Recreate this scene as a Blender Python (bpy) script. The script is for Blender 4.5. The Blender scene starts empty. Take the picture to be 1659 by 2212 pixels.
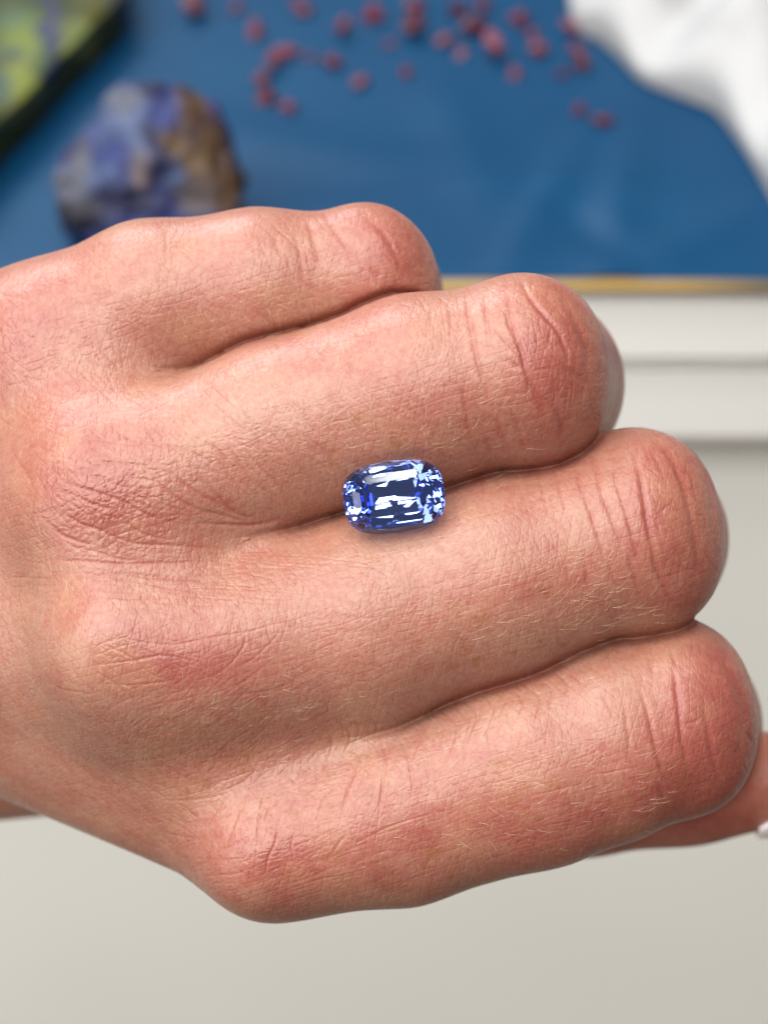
import bpy, bmesh, math, random
import numpy as np
from mathutils import Vector, Matrix, noise as mnoise
C = bpy.context.scene.collection
sc = bpy.context.scene
R = math.radians
rng = np.random.default_rng(7)
random.seed(7)

# ------------------------------------------------------------------ camera
CAM_H = 0.176                      # height over the blue board
PITCH = 40.0                       # looking down
D = 0.150                          # distance lens - gem
cam_d = bpy.data.cameras.new('camera'); cam = bpy.data.objects.new('camera', cam_d); C.objects.link(cam)
cam.location = (0, 0, CAM_H); cam.rotation_euler = (R(90 - PITCH), 0, 0)
cam_d.sensor_fit = 'VERTICAL'; cam_d.sensor_height = 36; cam_d.lens = 18 / (0.04671 / D)
cam_d.clip_start = 0.005; cam_d.clip_end = 50
cam_d.dof.use_dof = True; cam_d.dof.focus_distance = D + 0.0015
cam_d.dof.aperture_fstop = cam_d.lens / 2.9; cam_d.dof.aperture_blades = 0
sc.camera = cam
RT = Vector((1, 0, 0)); UP = Vector((0, math.sin(R(PITCH)), math.cos(R(PITCH)))); FW = Vector((0, math.cos(R(PITCH)), -math.sin(R(PITCH))))
CO = Vector((0, 0, CAM_H))

# ------------------------------------------------------------------ world, lamps, exposure
w = bpy.data.worlds.new('World'); sc.world = w; w.use_nodes = True
bg = w.node_tree.nodes['Background']; bg.inputs[0].default_value = (0.92, 0.96, 1.0, 1); bg.inputs[1].default_value = 0.13
HAND = CO + FW * D
def area(name, direction, dist, sx, sy, power, col, target=HAND):
    l = bpy.data.lights.new(name, 'AREA'); l.shape = 'RECTANGLE'; l.size = sx; l.size_y = sy; l.energy = power; l.color = col
    o = bpy.data.objects.new(name, l); C.objects.link(o)
    d = Vector(direction).normalized(); o.location = target + d * dist
    o.rotation_euler = (-d).to_track_quat('-Z', 'Y').to_euler()
    return o
# the big window: sixteen panes above and behind the camera
wd = Vector((-0.24, -0.30, 1.0)).normalized(); wx = wd.cross(Vector((0, 1, 0))).normalized(); wy = wx.cross(wd)
for i in range(4):
    for j in range(4):
        c_ = HAND + wd * 1.15 + wx * (i - 1.5) * 0.37 + wy * (j - 1.5) * 0.37
        area('window_pane_light', wd, 0.0, 0.25, 0.25, 2.45, (1.0, 0.98, 0.96), c_)
# added soft fill from the left, no window seen there
area('side_fill_light', (-1.0, -0.62, 0.30), 1.6, 1.0, 1.3, 12.0, (1.0, 0.98, 0.96))
# a second, farther window beyond the sideboard: the cool sheen along the tops of the fingers
area('far_window_light', (-0.45, 0.95, 0.85), 1.7, 0.9, 0.7, 18.0, (0.88, 0.94, 1.0))

sc.view_settings.view_transform = 'Standard'; sc.view_settings.look = 'None'
sc.view_settings.gamma = 1.0; sc.view_settings.exposure = 0.11; sc.view_settings.use_curve_mapping = False
sc.cycles.use_denoising = True
try: sc.cycles.denoiser = 'OPENIMAGEDENOISE'
except Exception: pass
sc.cycles.use_adaptive_sampling = False
sc.cycles.max_bounces = 24; sc.cycles.transmission_bounces = 24; sc.cycles.glossy_bounces = 12; sc.cycles.diffuse_bounces = 4

# ------------------------------------------------------------------ helpers
def obj(name, me, mat=None, parent=None, smooth=True):
    o = bpy.data.objects.new(name, me); C.objects.link(o)
    if mat is not None:
        me.materials.clear(); me.materials.append(mat)
    if smooth: me.shade_smooth()
    if parent is not None: o.parent = parent
    return o
def tag(o, label, cat=None, group=None):
    o['label'] = label
    if cat: o['category'] = cat
    if group: o['group'] = group
    return o
def mesh_np(name, V, F):
    me = bpy.data.meshes.new(name)
    V = np.asarray(V, np.float32); F = np.asarray(F, np.int32)
    k = F.shape[1]
    me.vertices.add(len(V)); me.vertices.foreach_set('co', V.ravel())
    me.loops.add(F.size); me.loops.foreach_set('vertex_index', F.ravel())
    me.polygons.add(len(F)); me.polygons.foreach_set('loop_start', np.arange(0, F.size, k, dtype=np.int32))
    me.update(calc_edges=True); me.validate()
    return me
def bm_mesh(name, bm):
    me = bpy.data.meshes.new(name); bm.normal_update(); bm.to_mesh(me); bm.free(); return me
class NT:
    def __init__(s, name):
        s.m = bpy.data.materials.new(name); s.m.use_nodes = True; s.t = s.m.node_tree; s.n = s.t.nodes
        s.b = s.n['Principled BSDF']
    def add(s, typ, inp=None, **kw):
        n = s.n.new(typ)
        for k, v in kw.items(): setattr(n, k, v)
        for k, v in (inp or {}).items():
            if isinstance(v, bpy.types.NodeSocket): s.t.links.new(v, n.inputs[k])
            else: n.inputs[k].default_value = v
        return n
    def link(s, a, b): s.t.links.new(a, b)
    def set(s, **kw):
        for k, v in kw.items():
            k = k.replace('_', ' ')
            if isinstance(v, bpy.types.NodeSocket): s.link(v, s.b.inputs[k])
            else: s.b.inputs[k].default_value = v
    def mix(s, fac, a, b, blend='MIX'):
        n = s.n.new('ShaderNodeMix'); n.data_type = 'RGBA'; n.blend_type = blend
        for k, v in ((0, fac), (6, a), (7, b)):
            if isinstance(v, bpy.types.NodeSocket): s.link(v, n.inputs[k])
            else: n.inputs[k].default_value = v if k == 0 or len(v) == 4 else (*v, 1)
        return n.outputs[2]
    def math(s, op, a, b=0.0, c=None, clamp=False):
        n = s.n.new('ShaderNodeMath'); n.operation = op; n.use_clamp = clamp
        for k, v in ((0, a), (1, b), (2, c)):
            if v is None: continue
            if isinstance(v, bpy.types.NodeSocket): s.link(v, n.inputs[k])
            else: n.inputs[k].default_value = v
        return n.outputs[0]
    def ramp(s, fac, stops):
        n = s.n.new('ShaderNodeValToRGB'); e = n.color_ramp.elements
        while len(e) < len(stops): e.new(0.5)
        for i, (p, c) in enumerate(stops):
            e[i].position = p; e[i].color = (*c, 1) if len(c) == 3 else c
        s.link(fac, n.inputs[0]); return n.outputs[0]
    def mr(s, v, a, b, c=0.0, d=1.0):
        n = s.n.new('ShaderNodeMapRange'); n.clamp = True; n.interpolation_type = 'SMOOTHSTEP'
        s.link(v, n.inputs[0])
        for k, q in ((1, a), (2, b), (3, c), (4, d)): n.inputs[k].default_value = q
        return n.outputs[0]

# display-space grid (1659 x 2212) used as a design board for the hand's joints
S = 93.42 / 2212.0                 # mm per design unit at the gem's distance
DM = D * 1000
def P(x, y, z):                    # joint placed in mm: x right, y up, z towards the lens
    f = S * (DM - z) / DM
    return np.array([(x - 829.5) * f, (1106.0 - y) * f, z])
def RM(r, z): return r * S * (DM - z) / DM
def to_world(V):                   # hand millimetres -> world metres
    V = np.asarray(V, float) / 1000.0
    return np.array(CO)[None] + V[:, :1] * np.array(RT) + V[:, 1:2] * np.array(UP) + (D - V[:, 2:3]) * np.array(FW)
def dirw(v): return RT * v[0] + UP * v[1] - FW * v[2]
def on_plane(x, y, zw=0.0):        # where the sight line of a design point meets a level plane
    d = FW + RT * ((x - 829.5) * S / DM) + UP * ((1106 - y) * S / DM)
    t = (zw - CAM_H) / d.z
    return CO + d * t

# ================================================================== the sideboard, the board
wood = NT('cream_paint')
tc = wood.add('ShaderNodeTexCoord')
nz = wood.add('ShaderNodeTexNoise', {'Vector': tc.outputs['Object'], 'Scale': 9.0, 'Detail': 3.0})
wood.set(Base_Color=wood.mix(nz.outputs['Fac'], (0.87, 0.865, 0.82), (0.90, 0.895, 0.85)), Roughness=0.45, Specular_IOR_Level=0.25)
wood2 = NT('greige_paint')
tc = wood2.add('ShaderNodeTexCoord')
nz = wood2.add('ShaderNodeTexNoise', {'Vector': tc.outputs['Object'], 'Scale': 7.0, 'Detail': 3.0})
wood2.set(Base_Color=wood2.mix(nz.outputs['Fac'], (0.835, 0.83, 0.755), (0.88, 0.875, 0.80)), Roughness=0.5)

YE = 0.2835                       # front edge of the top
sb = bpy.data.objects.new('sideboard', None); C.objects.link(sb); sb.location = (0, YE, -0.9)
tag(sb, 'cream painted sideboard with a stepped moulding under its top, behind the hand', 'sideboard')
def extr(name, prof, x0, x1, mat, parent):   # closed profile (y, z) run along x
    bm = bmesh.new(); n = len(prof)
    a = [bm.verts.new((x0, y, z)) for y, z in prof]; b = [bm.verts.new((x1, y, z)) for y, z in prof]
    for i in range(n):
        j = (i + 1) % n; bm.faces.new((a[i], a[j], b[j], b[i]))
    bm.faces.new(a[::-1]); bm.faces.new(b)
    bmesh.ops.recalc_face_normals(bm, faces=bm.faces)
    o = obj(name, bm_mesh(name, bm), mat, parent, smooth=False)
    o.matrix_parent_inverse = Matrix.Translation(-sb.location) if parent is sb else Matrix()
    return o
def arc(cy, cz, r, a0, a1, n): return [(cy + r * math.cos(R(a0 + (a1 - a0) * i / n)), cz + r * math.sin(R(a0 + (a1 - a0) * i / n))) for i in range(n + 1)]
# y grows away from the camera, so the front is at small y
def Zp(x): return -0.0027 - x
extr('tabletop', [(YE + 0.5, Zp(0)), (YE + 0.0012, Zp(0)), (YE, Zp(0.0012)), (YE, Zp(0.0172)), (YE + 0.0015, Zp(0.0182)), (YE + 0.5, Zp(0.0182))], -0.7, 0.7, wood.m, sb)
extr('moulding', [(YE + 0.2, Zp(0.0183)), (YE + 0.0045, Zp(0.0183))] + [(YE + 0.0045 - 0.0022 * math.sin(math.pi * i / 6), Zp(0.0183 + 0.0046 * i / 6)) for i in range(1, 7)] + [(YE + 0.2, Zp(0.0229))], -0.69, 0.69, wood.m, sb)
extr('moulding', [(YE + 0.2, Zp(0.0230)), (YE + 0.003, Zp(0.0230)), (YE + 0.003, Zp(0.0400)), (YE + 0.0045, Zp(0.0430)), (YE + 0.2, Zp(0.0430))], -0.69, 0.69, wood.m, sb)
extr('front_panel', [(YE + 0.2, Zp(0.0431)), (YE + 0.0125, Zp(0.0431)), (YE + 0.0125, Zp(0.86)), (YE + 0.2, Zp(0.86))], -0.68, 0.68, wood2.m, sb)
fl = NT('floor_wood'); fl.set(Base_Color=(0.14, 0.09, 0.055, 1), Roughness=0.5)
bm = bmesh.new(); bmesh.ops.create_grid(bm, x_segments=1, y_segments=1, size=4.0)
bmesh.ops.translate(bm, verts=bm.verts, vec=(0, 0, -0.8645))
f = obj('floor', bm_mesh('floor', bm), fl.m); f['kind'] = 'structure'

# blue satin covered board with a gilt edge
blue = NT('blue_satin')
tc = blue.add('ShaderNodeTexCoord')
n1 = blue.add('ShaderNodeTexNoise', {'Vector': tc.outputs['Object'], 'Scale': 18.0, 'Detail': 4.0})
n2 = blue.add('ShaderNodeTexNoise', {'Vector': tc.outputs['Object'], 'Scale': 900.0, 'Detail': 1.0})
blue.set(Base_Color=blue.mix(n1.outputs['Fac'], (0.0012, 0.027, 0.078), (0.0040, 0.052, 0.122)), Roughness=0.50, Specular_IOR_Level=0.14,
         Sheen_Weight=0.0, Sheen_Tint=(0.3, 0.55, 0.85, 1), Sheen_Roughness=0.5)
bp = blue.add('ShaderNodeBump', {'Height': n2.outputs['Fac'], 'Strength': 0.15, 'Distance': 0.0002}); blue.link(bp.outputs[0], blue.b.inputs['Normal'])
board = bpy.data.objects.new('blue_board', None); C.objects.link(board)
board.location = (0, YE + 0.12, -0.0026)
tag(board, 'blue satin covered board with a gilt front edge lying on the cream sideboard', 'board')
def child(name, me, mat, par, smooth=True):
    o = obj(name, me, mat, par, smooth); o.matrix_parent_inverse = par.matrix_world.inverted() if False else Matrix.Translation(-par.location); return o
nx, ny = 180, 110
X = np.linspace(-0.26, 0.26, nx); Y = np.linspace(YE - 0.0005, YE + 0.30, ny)
XX, YY = np.meshgrid(X, Y); 
def fold(px, py, ang, wid, amp, ln):   # a soft crease of the satin
    q = on_plane(px, py); dx = XX - q.x; dy = YY - q.y
    a = R(ang); u = dx * math.cos(a) + dy * math.sin(a); v = -dx * math.sin(a) + dy * math.cos(a)
    return amp * np.exp(-(v / wid) ** 2) * np.exp(-(u / ln) ** 2)
ZZ = np.zeros_like(XX)
for a in [(1180, 430, 70, .004, .0012, .03), (1340, 430, 80, .005, .0014, .03), (1300, 520, 120, .004, -.0010, .02), (900, 430, 15, .006, .0010, .04), (1450, 540, 40, .006, .001, .03), (700, 330, -20, .01, .001, .05), (1010, 330, 100, .008, .0008, .04)]:
    ZZ += 1.1 * fold(*a)
ZZ -= np.exp(-((YY - YE) / 0.002) ** 2) * 0.0006
V = np.stack([XX, YY, ZZ], -1).reshape(-1, 3)
I = np.arange(nx * ny).reshape(ny, nx)
F = np.stack([I[:-1, :-1], I[:-1, 1:], I[1:, 1:], I[1:, :-1]], -1).reshape(-1, 4)
child('satin_cover', mesh_np('satin_cover', V, F), blue.m, board)
gilt = NT('gilt_edge')
tc = gilt.add('ShaderNodeTexCoord')
n1 = gilt.add('ShaderNodeTexNoise', {'Vector': tc.outputs['Object'], 'Scale': 30.0, 'Detail': 2.0})
sp = gilt.add('ShaderNodeSeparateXYZ', {0: tc.outputs['Object']})
dark_end = gilt.mr(sp.outputs['X'], 0.055, 0.085)  # gilt turns dark brown towards its right end
gilt.set(Base_Color=gilt.mix(dark_end, gilt.mix(n1.outputs['Fac'], (0.30, 0.19, 0.055), (0.40, 0.26, 0.085)), (0.10, 0.085, 0.06)), Roughness=0.5, Metallic=0.1)
bm = bmesh.new()
prof = [(YE - 0.0024, -0.0025), (YE - 0.0028, -0.0017), (YE - 0.0024, -0.0009), (YE - 0.0006, -0.0006), (YE + 0.004, -0.0006), (YE + 0.004, -0.0026), (YE - 0.001, -0.0026)]
a = [bm.verts.new((-0.26, y, z)) for y, z in prof]; b = [bm.verts.new((0.26, y, z)) for y, z in prof]
for i in range(len(prof)):
    j = (i + 1) % len(prof); bm.faces.new((a[i], a[j], b[j], b[i]))
bm.faces.new(a[::-1]); bm.faces.new(b); bmesh.ops.recalc_face_normals(bm, faces=bm.faces)
child('gilt_edge', bm_mesh('gilt_edge', bm), gilt.m, board)

# ================================================================== the hand
def smin(a, b, k):
    h = np.clip(0.5 + 0.5 * (b - a) / k, 0, 1); return b + (a - b) * h - k * h * (1 - h)
VOX = 0.60
lo = np.array([-108., -56., -112.]); hi = np.array([56., 42., 5.])
dims = np.ceil((hi - lo) / VOX).astype(int)
GX = [(lo[i] + np.arange(dims[i]) * VOX).astype(np.float32) for i in range(3)]
def tools(gx, gy, gz):
    def cone(a, b, ra, rb):            # tapered capsule
        ba = (b - a).astype(np.float32); L2 = float(ba @ ba); a = a.astype(np.float32)
        t = ((gx - a[0]) * ba[0] + (gy - a[1]) * ba[1] + (gz - a[2]) * ba[2]) / np.float32(L2)
        t = np.clip(t, 0, 1)
        d = np.sqrt((gx - a[0] - t * ba[0]) ** 2 + (gy - a[1] - t * ba[1]) ** 2 + (gz - a[2] - t * ba[2]) ** 2)
        return (d - (np.float32(ra) + t * np.float32(rb - ra))).astype(np.float32)
    def chain(pts, k=1.5):
        d = None
        q = [(P(x, y, z), RM(r, z)) for x, y, z, r in pts]
        for (a, ra), (b, rb) in zip(q[:-1], q[1:]):
            e = cone(a, b, ra, rb); d = e if d is None else smin(d, e, k)
        return d
    def finger(f, bar):                # a finger with the squared end of its bent joint
        a, b = bar
        return smin(chain(f), cone(P(*a[:3]), P(*b[:3]), RM(a[3], a[2]), RM(b[3], b[2])), 2.2)
    return cone, chain, [lambda f=f, b=b: finger(f, b) for f, b in FINGERS]
def sdf(gx, gy, gz, hard=1.1):
    cone, chain, FG = tools(gx, gy, gz)
    SXg = (gx / (np.float32(S / DM) * (np.float32(DM) - gz)) + np.float32(829.5))          # design x
    def kk(web, soft=7.0, w=150): return (soft + (hard - soft) * sstep(SXg, web - w, web + w * 0.75)).astype(np.float32)
    d = FG[0]()
    d = smin(d, FG[1](), kk(330, w=110))
    d = smin(d, FG[2](), kk(560, w=190))
    d = smin(d, FG[3](), kk(800, w=190))
    pal = None                         # metacarpals and palm
    for a, b in (((95, 785, -17.5, 190), (-600, 1200, -48, 185)), ((262, 1085, -11, 200), (-620, 1240, -46, 190)), ((325, 1415, -10.5, 205), (-620, 1310, -45, 185)),
                 ((600, 1800, -13.5, 160), (-560, 1290, -47, 142)), ((180, 930, -15, 190), (-600, 1210, -47, 190)), ((300, 1260, -12, 200), (-620, 1280, -45, 190)), ((450, 1600, -14, 190), (-580, 1310, -47, 165)),
                 ((560, 1760, -22, 120), (-560, 1400, -58, 130)), ((350, 1000, -30, 200), (-450, 1280, -58, 230)), ((520, 1480, -30, 240), (-400, 1310, -58, 210)), ((500, 1200, -38, 260), (950, 1250, -36, 240))):
        e = cone(P(*a[:3]), P(*b[:3]), RM(a[3], a[2]), RM(b[3], b[2])); pal = e if pal is None else smin(pal, e, 6.0)
    d = smin(d, pal, 4.0)
    for a, b, k in (((242, 1392, -1.9, 104), (430, 1412, -3.6, 112), 6.5), ((562, 1848, -6.9, 96), (720, 1808, -8.2, 110), 5), ((215, 1070, -6.5, 130), (300, 1060, -6.8, 120), 7), ((120, 790, -14.5, 140), (200, 770, -14.5, 130), 4)):     # knuckle heads
        d = smin(d, cone(P(*a[:3]), P(*b[:3]), RM(a[3], a[2]), RM(b[3], b[2])), float(k))
    th = chain([(-150, 1560, -66, 225), (500, 1530, -55, 190), (1000, 1640, -45, 170), (1262, 1682, -41, 146), (1470, 1680, -39, 125), (1690, 1688, -38, 102)], 5)
    d = smin(d, th, (9.0 - 8.0 * sstep(SXg, 150, 600)).astype(np.float32))
    fa = chain([(-480, 1470, -62, 280), (-850, 1640, -80, 310), (-1300, 1830, -100, 330)], 6)
    return smin(d, fa, 5.0)
def slit(x, y, z):                     # how close a point lies to the seam between two neighbouring fingers
    fs = [f() for f in tools(x.astype(np.float32), y.astype(np.float32), z.astype(np.float32))[2]]; dx = x / (S * (DM - z) / DM) + 829.5
    g = np.zeros(len(x))
    for k, web in ((0, 360), (1, 560), (2, 790)):
        g = np.maximum(g, np.exp(-((fs[k] - fs[k + 1]) / 0.72) ** 2) * (np.minimum(fs[k], fs[k + 1]) < 1.0) * sstep(dx, web - 70, web + 190))
    return g
pinky = [(95, 775, -17, 198), (330, 665, -15.4, 184), (560, 626, -14.8, 170), (795, 598, -14.8, 140), (812, 635, -33, 138), (560, 690, -41, 150)]
ring = [(262, 1085, -9.8, 215), (600, 938, -8.7, 195), (900, 850, -7.6, 209), (1108, 802, -6.8, 192), (1142, 832, -30, 198), (800, 930, -42, 180)]
middle = [(325, 1415, -9.2, 222), (600, 1372, -9.2, 222), (790, 1335, -9.4, 226), (1050, 1247, -9.8, 222), (1345, 1147, -10.4, 200), (1368, 1165, -31, 195), (1000, 1250, -44, 180)]
index = [(600, 1796, -12.8, 178), (860, 1742, -12.6, 208), (1150, 1640, -13.0, 228), (1300, 1592, -13.3, 222), (1420, 1548, -13.6, 200), (1440, 1562, -33, 195), (1050, 1620, -45, 180)]
FINGERS = [(pinky, ((785, 548, -14.5, 98), (835, 632, -15.5, 100))), (ring, ((1142, 742, -6.8, 140), (1162, 858, -7.2, 142))),
           (middle, ((1378, 1078, -10.4, 148), (1402, 1215, -10.6, 148))), (index, ((1455, 1482, -13.4, 142), (1476, 1620, -13.8, 140)))]
def sstep(x, a, b):
    t = np.clip((x - a) / (b - a), 0, 1); return t * t * (3 - 2 * t)
d = sdf(GX[0][:, None, None], GX[1][None, :, None], GX[2][None, None, :])
# surface nets
def surface_nets(d, lo, h):
    nx, ny, nz = d.shape
    ins = d < 0
    c = [ins[i:nx - 1 + i, j:ny - 1 + j, k:nz - 1 + k] for i in (0, 1) for j in (0, 1) for k in (0, 1)]
    cnt = sum(x.astype(np.int8) for x in c); act = (cnt > 0) & (cnt < 8)
    ai, aj, ak = np.nonzero(act); n = len(ai)
    idx = -np.ones(act.shape, np.int32); idx[act] = np.arange(n)
    vals = {(i, j, k): d[ai + i, aj + j, ak + k] for i in (0, 1) for j in (0, 1) for k in (0, 1)}
    acc = np.zeros((n, 3)); num = np.zeros(n)
    cs = list(vals)
    for a in cs:
        for ax in range(3):
            if a[ax]: continue
            b = list(a); b[ax] = 1; b = tuple(b)
            va, vb = vals[a], vals[b]; m = (va < 0) != (vb < 0)
            t = np.where(m, va / np.where(m, va - vb, 1), 0)
            p = np.tile(np.array(a, float), (n, 1)); p[:, ax] = t
            acc[m] += p[m]; num[m] += 1
    V = lo + (np.stack([ai, aj, ak], 1) + acc / num[:, None]) * h
    F = []
    for ax in range(3):
        s0 = [slice(None)] * 3; s1 = [slice(None)] * 3; s0[ax] = slice(0, -1); s1[ax] = slice(1, None)
        a_, b_ = ins[tuple(s0)], ins[tuple(s1)]
        i, j, k = np.nonzero(a_ != b_); g = [i, j, k]
        o1, o2 = [(1, 2), (2, 0), (0, 1)][ax]
        ok = (g[o1] > 0) & (g[o2] > 0) & (g[o1] < d.shape[o1] - 1) & (g[o2] < d.shape[o2] - 1)
        i, j, k = i[ok], j[ok], k[ok]; g = [i, j, k]
        def at(p, q):
            h_ = [x.copy() for x in g]; h_[o1] -= p; h_[o2] -= q; return idx[h_[0], h_[1], h_[2]]
        q = np.stack([at(1, 1), at(0, 1), at(0, 0), at(1, 0)], 1)
        fl_ = ~ins[i, j, k]
        q[fl_] = q[fl_][:, ::-1]; F.append(q)
    return V, np.concatenate(F)
d[0] = d[-1] = 5; d[:, 0] = 5; d[:, -1] = 5; d[:, :, 0] = 5; d[:, :, -1] = 5
V, F = surface_nets(d, lo, VOX)
me0 = mesh_np('hand_base', V, F)
tmp = bpy.data.objects.new('tmp_hand', me0); C.objects.link(tmp)
sm = tmp.modifiers.new('s', 'SMOOTH'); sm.factor = 0.5; sm.iterations = 2
m = tmp.modifiers.new('sub', 'SUBSURF'); m.levels = 2; m.render_levels = 2
dg = bpy.context.evaluated_depsgraph_get(); ev = tmp.evaluated_get(dg)
me = bpy.data.meshes.new_from_object(ev); me.name = 'hand'
bpy.data.objects.remove(tmp); bpy.data.meshes.remove(me0)
n = len(me.vertices); V = np.empty(n * 3, np.float32); me.vertices.foreach_get('co', V); V = V.reshape(-1, 3).astype(float)
N = np.empty(n * 3, np.float32); me.vertex_normals.foreach_get('vector', N); N = N.reshape(-1, 3).astype(float)
print('hand verts', n)
def facing(V, N):
    f_ = S * (DM - V[:, 2]) / DM
    DX = V[:, 0] / f_ + 829.5; DY = 1106 - V[:, 1] / f_
    VD = np.stack([-V[:, 0], -V[:, 1], DM - V[:, 2]], 1); VD /= np.linalg.norm(VD, axis=1)[:, None]
    FAC = np.clip(((N * VD).sum(1) - 0.08) / 0.35, 0, 1)
    return DX, DY, VD, FAC, V[:, 2] > -40
DX, DY, VD, FAC, FRONT = facing(V, N)
Q = np.empty(len(me.loops), np.int32); me.loops.foreach_get('vertex_index', Q); Q = Q.reshape(-1, 4)
sel = ((FAC > 0) & FRONT & (DX > -8) & (DX < 1667) & (DY > -8) & (DY < 2220))[Q].any(1)
qs = Q[sel]; E = np.sort(np.stack([qs, np.roll(qs, -1, 1)], -1).reshape(-1, 2), 1)
ue, inv = np.unique(E[:, 0].astype(np.int64) * n + E[:, 1], return_inverse=True)
e0, e1 = ue // n, ue % n; inv = inv.reshape(-1, 4) + n; ctr = n + len(ue) + np.arange(len(qs))
V = np.concatenate([V, (V[e0] + V[e1]) / 2, V[qs].mean(1)]); N = np.concatenate([N, N[e0] + N[e1], N[qs].sum(1)]); N /= np.linalg.norm(N, axis=1)[:, None]
new = np.concatenate([np.stack([qs[:, i], inv[:, i], ctr, inv[:, i - 1]], 1) for i in range(4)])
bpy.data.meshes.remove(me); me = mesh_np('hand', V, np.concatenate([Q[~sel], new])); n = len(V)
print('hand verts refined', n, 'faces', len(me.polygons))
DX, DY, VD, FAC, FRONT = facing(V, N)
# ---- relief board: creases drawn line by line (height in mm)
BH, BW = 2212, 1760
H = np.zeros((BH, BW), np.float32); CR = np.zeros((BH, BW), np.float32)
def seg(p, q, wid, dep, buf, red=None, rv=0.0):
    x0, x1 = sorted((p[0], q[0])); y0, y1 = sorted((p[1], q[1])); m_ = wid * 3
    a, b = int(max(0, x0 - m_)), int(min(BW, x1 + m_ + 1)); c, e = int(max(0, y0 - m_)), int(min(BH, y1 + m_ + 1))
    if a >= b or c >= e: return
    yy, xx = np.mgrid[c:e, a:b]
    vx, vy = q[0] - p[0], q[1] - p[1]; L = vx * vx + vy * vy + 1e-6
    t = np.clip(((xx - p[0]) * vx + (yy - p[1]) * vy) / L, 0, 1)
    g = np.exp(-((xx - p[0] - t * vx) ** 2 + (yy - p[1] - t * vy) ** 2) / (wid * wid))
    dd = p[2] + (q[2] - p[2]) * t
    buf[c:e, a:b] = np.minimum(buf[c:e, a:b], -dep * dd * g) if dep > 0 else buf[c:e, a:b] - dep * dd * g * 0.35
    if red is not None: red[c:e, a:b] = np.maximum(red[c:e, a:b], rv * dd * g)
def spline(pts, n=6):
    pts = np.asarray(pts, float)
    if len(pts) < 3:
        t = np.linspace(0, 1, n + 1)[:, None]; return pts[0] + (pts[1] - pts[0]) * t
    q = np.vstack([2 * pts[0] - pts[1], pts, 2 * pts[-1] - pts[-2]]); out = []
    for i in range(1, len(q) - 2):
        for t in np.arange(n) / n:
            out.append(0.5 * ((2 * q[i]) + (-q[i - 1] + q[i + 1]) * t + (2 * q[i - 1] - 5 * q[i] + 4 * q[i + 1] - q[i + 2]) * t ** 2 + (-q[i - 1] + 3 * q[i] - 3 * q[i + 1] + q[i + 2]) * t ** 3))
    out.append(pts[-1]); return np.array(out)
def crease(pts, wid=5, dep=0.12, red=0.5, jit=1.5, taper=True, lip=0.0):
    q = spline(pts); k = len(q)
    q = q + np.cumsum(rng.normal(0, jit * 0.35, q.shape), 0) * 0.5
    tt = np.linspace(0, 1, k); am = np.sin(np.pi * np.clip(tt * 0.94 + 0.03, 0, 1)) ** 0.6 if taper else np.ones(k)
    am = am * (0.85 + 0.3 * np.interp(tt * 3, [0, 1, 2, 3], rng.random(4)))
    for i in range(k - 1):
        seg((*q[i], am[i]), (*q[i + 1], am[i + 1]), wid, dep, H, CR, red)
def z5(l): return [(829.5 + x / 2, 511.5 + y / 2) for x, y in l]
def z7(l): return [(829.5 + x / 2, 1193.5 + y / 2) for x, y in l]
def z6(l): return [(x / 2, 1108 + y / 2) for x, y in l]
def z4(l): return [(x / 2, 426 + y / 2) for x, y in l]
def zr(l): return [((1050 + x * 0.3315) * .8525, (680 + y * 0.3315) * .8525) for x, y in l]     # ring knuckle close-up
def zi(l): return [((400 + x * 0.422) * .8525, (1750 + y * 0.422) * .8525) for x, y in l]       # index knuckle close-up
def zk(l): return [((x * 0.3376) * .8525, (1000 + y * 0.3376) * .8525) for x, y in l]           # ring base close-up
def zm(l): return [((500 + x * 0.3617) * .8525, (900 + y * 0.3617) * .8525) for x, y in l]      # around the gem
# ring finger knuckle
crease(zr([(715, 230), (740, 400), (790, 540), (835, 660), (860, 770), (900, 900), (960, 1020), (1000, 1150)]), 8, .21, .9)
crease(zr([(690, 300), (725, 420), (780, 560)]), 5, .12, .5)
crease(zr([(810, 90), (870, 200), (930, 290), (1040, 410), (1120, 520), (1165, 640), (1180, 740)]), 6, .15, .6)
crease(zr([(1120, 220), (1220, 380), (1290, 530), (1330, 650), (1330, 760)]), 9, .16, .6)
crease(zr([(1140, 740), (1220, 810), (1320, 880)]), 9, .14, .7)
crease(zr([(620, 460), (700, 560), (770, 630), (840, 690)]), 5, .11, .4)
crease(zr([(710, 690), (780, 750), (850, 780)]), 5, .10, .4)
crease(zr([(545, 180), (545, 300), (560, 480), (585, 670)]), 6, .09, .4)
crease(zr([(400, 210), (410, 340), (440, 520), (480, 720), (530, 880), (575, 1030)]), 6, .12, .45)
crease(zr([(265, 280), (280, 420), (290, 560)]), 6, .05, .3); crease(zr([(130, 320), (125, 450)]), 6, .05, .2)
crease(zr([(360, 900), (390, 1030), (410, 1180), (440, 1300)]), 6, .09, .4)
crease(zr([(540, 1300), (600, 1420)]), 7, .08, .3); crease(zr([(620, 1150), (670, 1260), (730, 1400)]), 7, .10, .3)
crease(zr([(760, 1120), (800, 1240), (860, 1370)]), 7, .10, .3); crease(zr([(1090, 1080), (1120, 1180), (1140, 1270)]), 7, .10, .4)
crease(zr([(1045, 430), (1030, 520), (1010, 620)]), 5, .06, .4); crease(zr([(870, 900), (865, 1040)]), 4, .06, .2)
crease(zr([(840, 770), (960, 770), (1060, 760)]), 4, .05, .3); crease(zr([(700, 120), (640, 190)]), 5, .06, .3)
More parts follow.
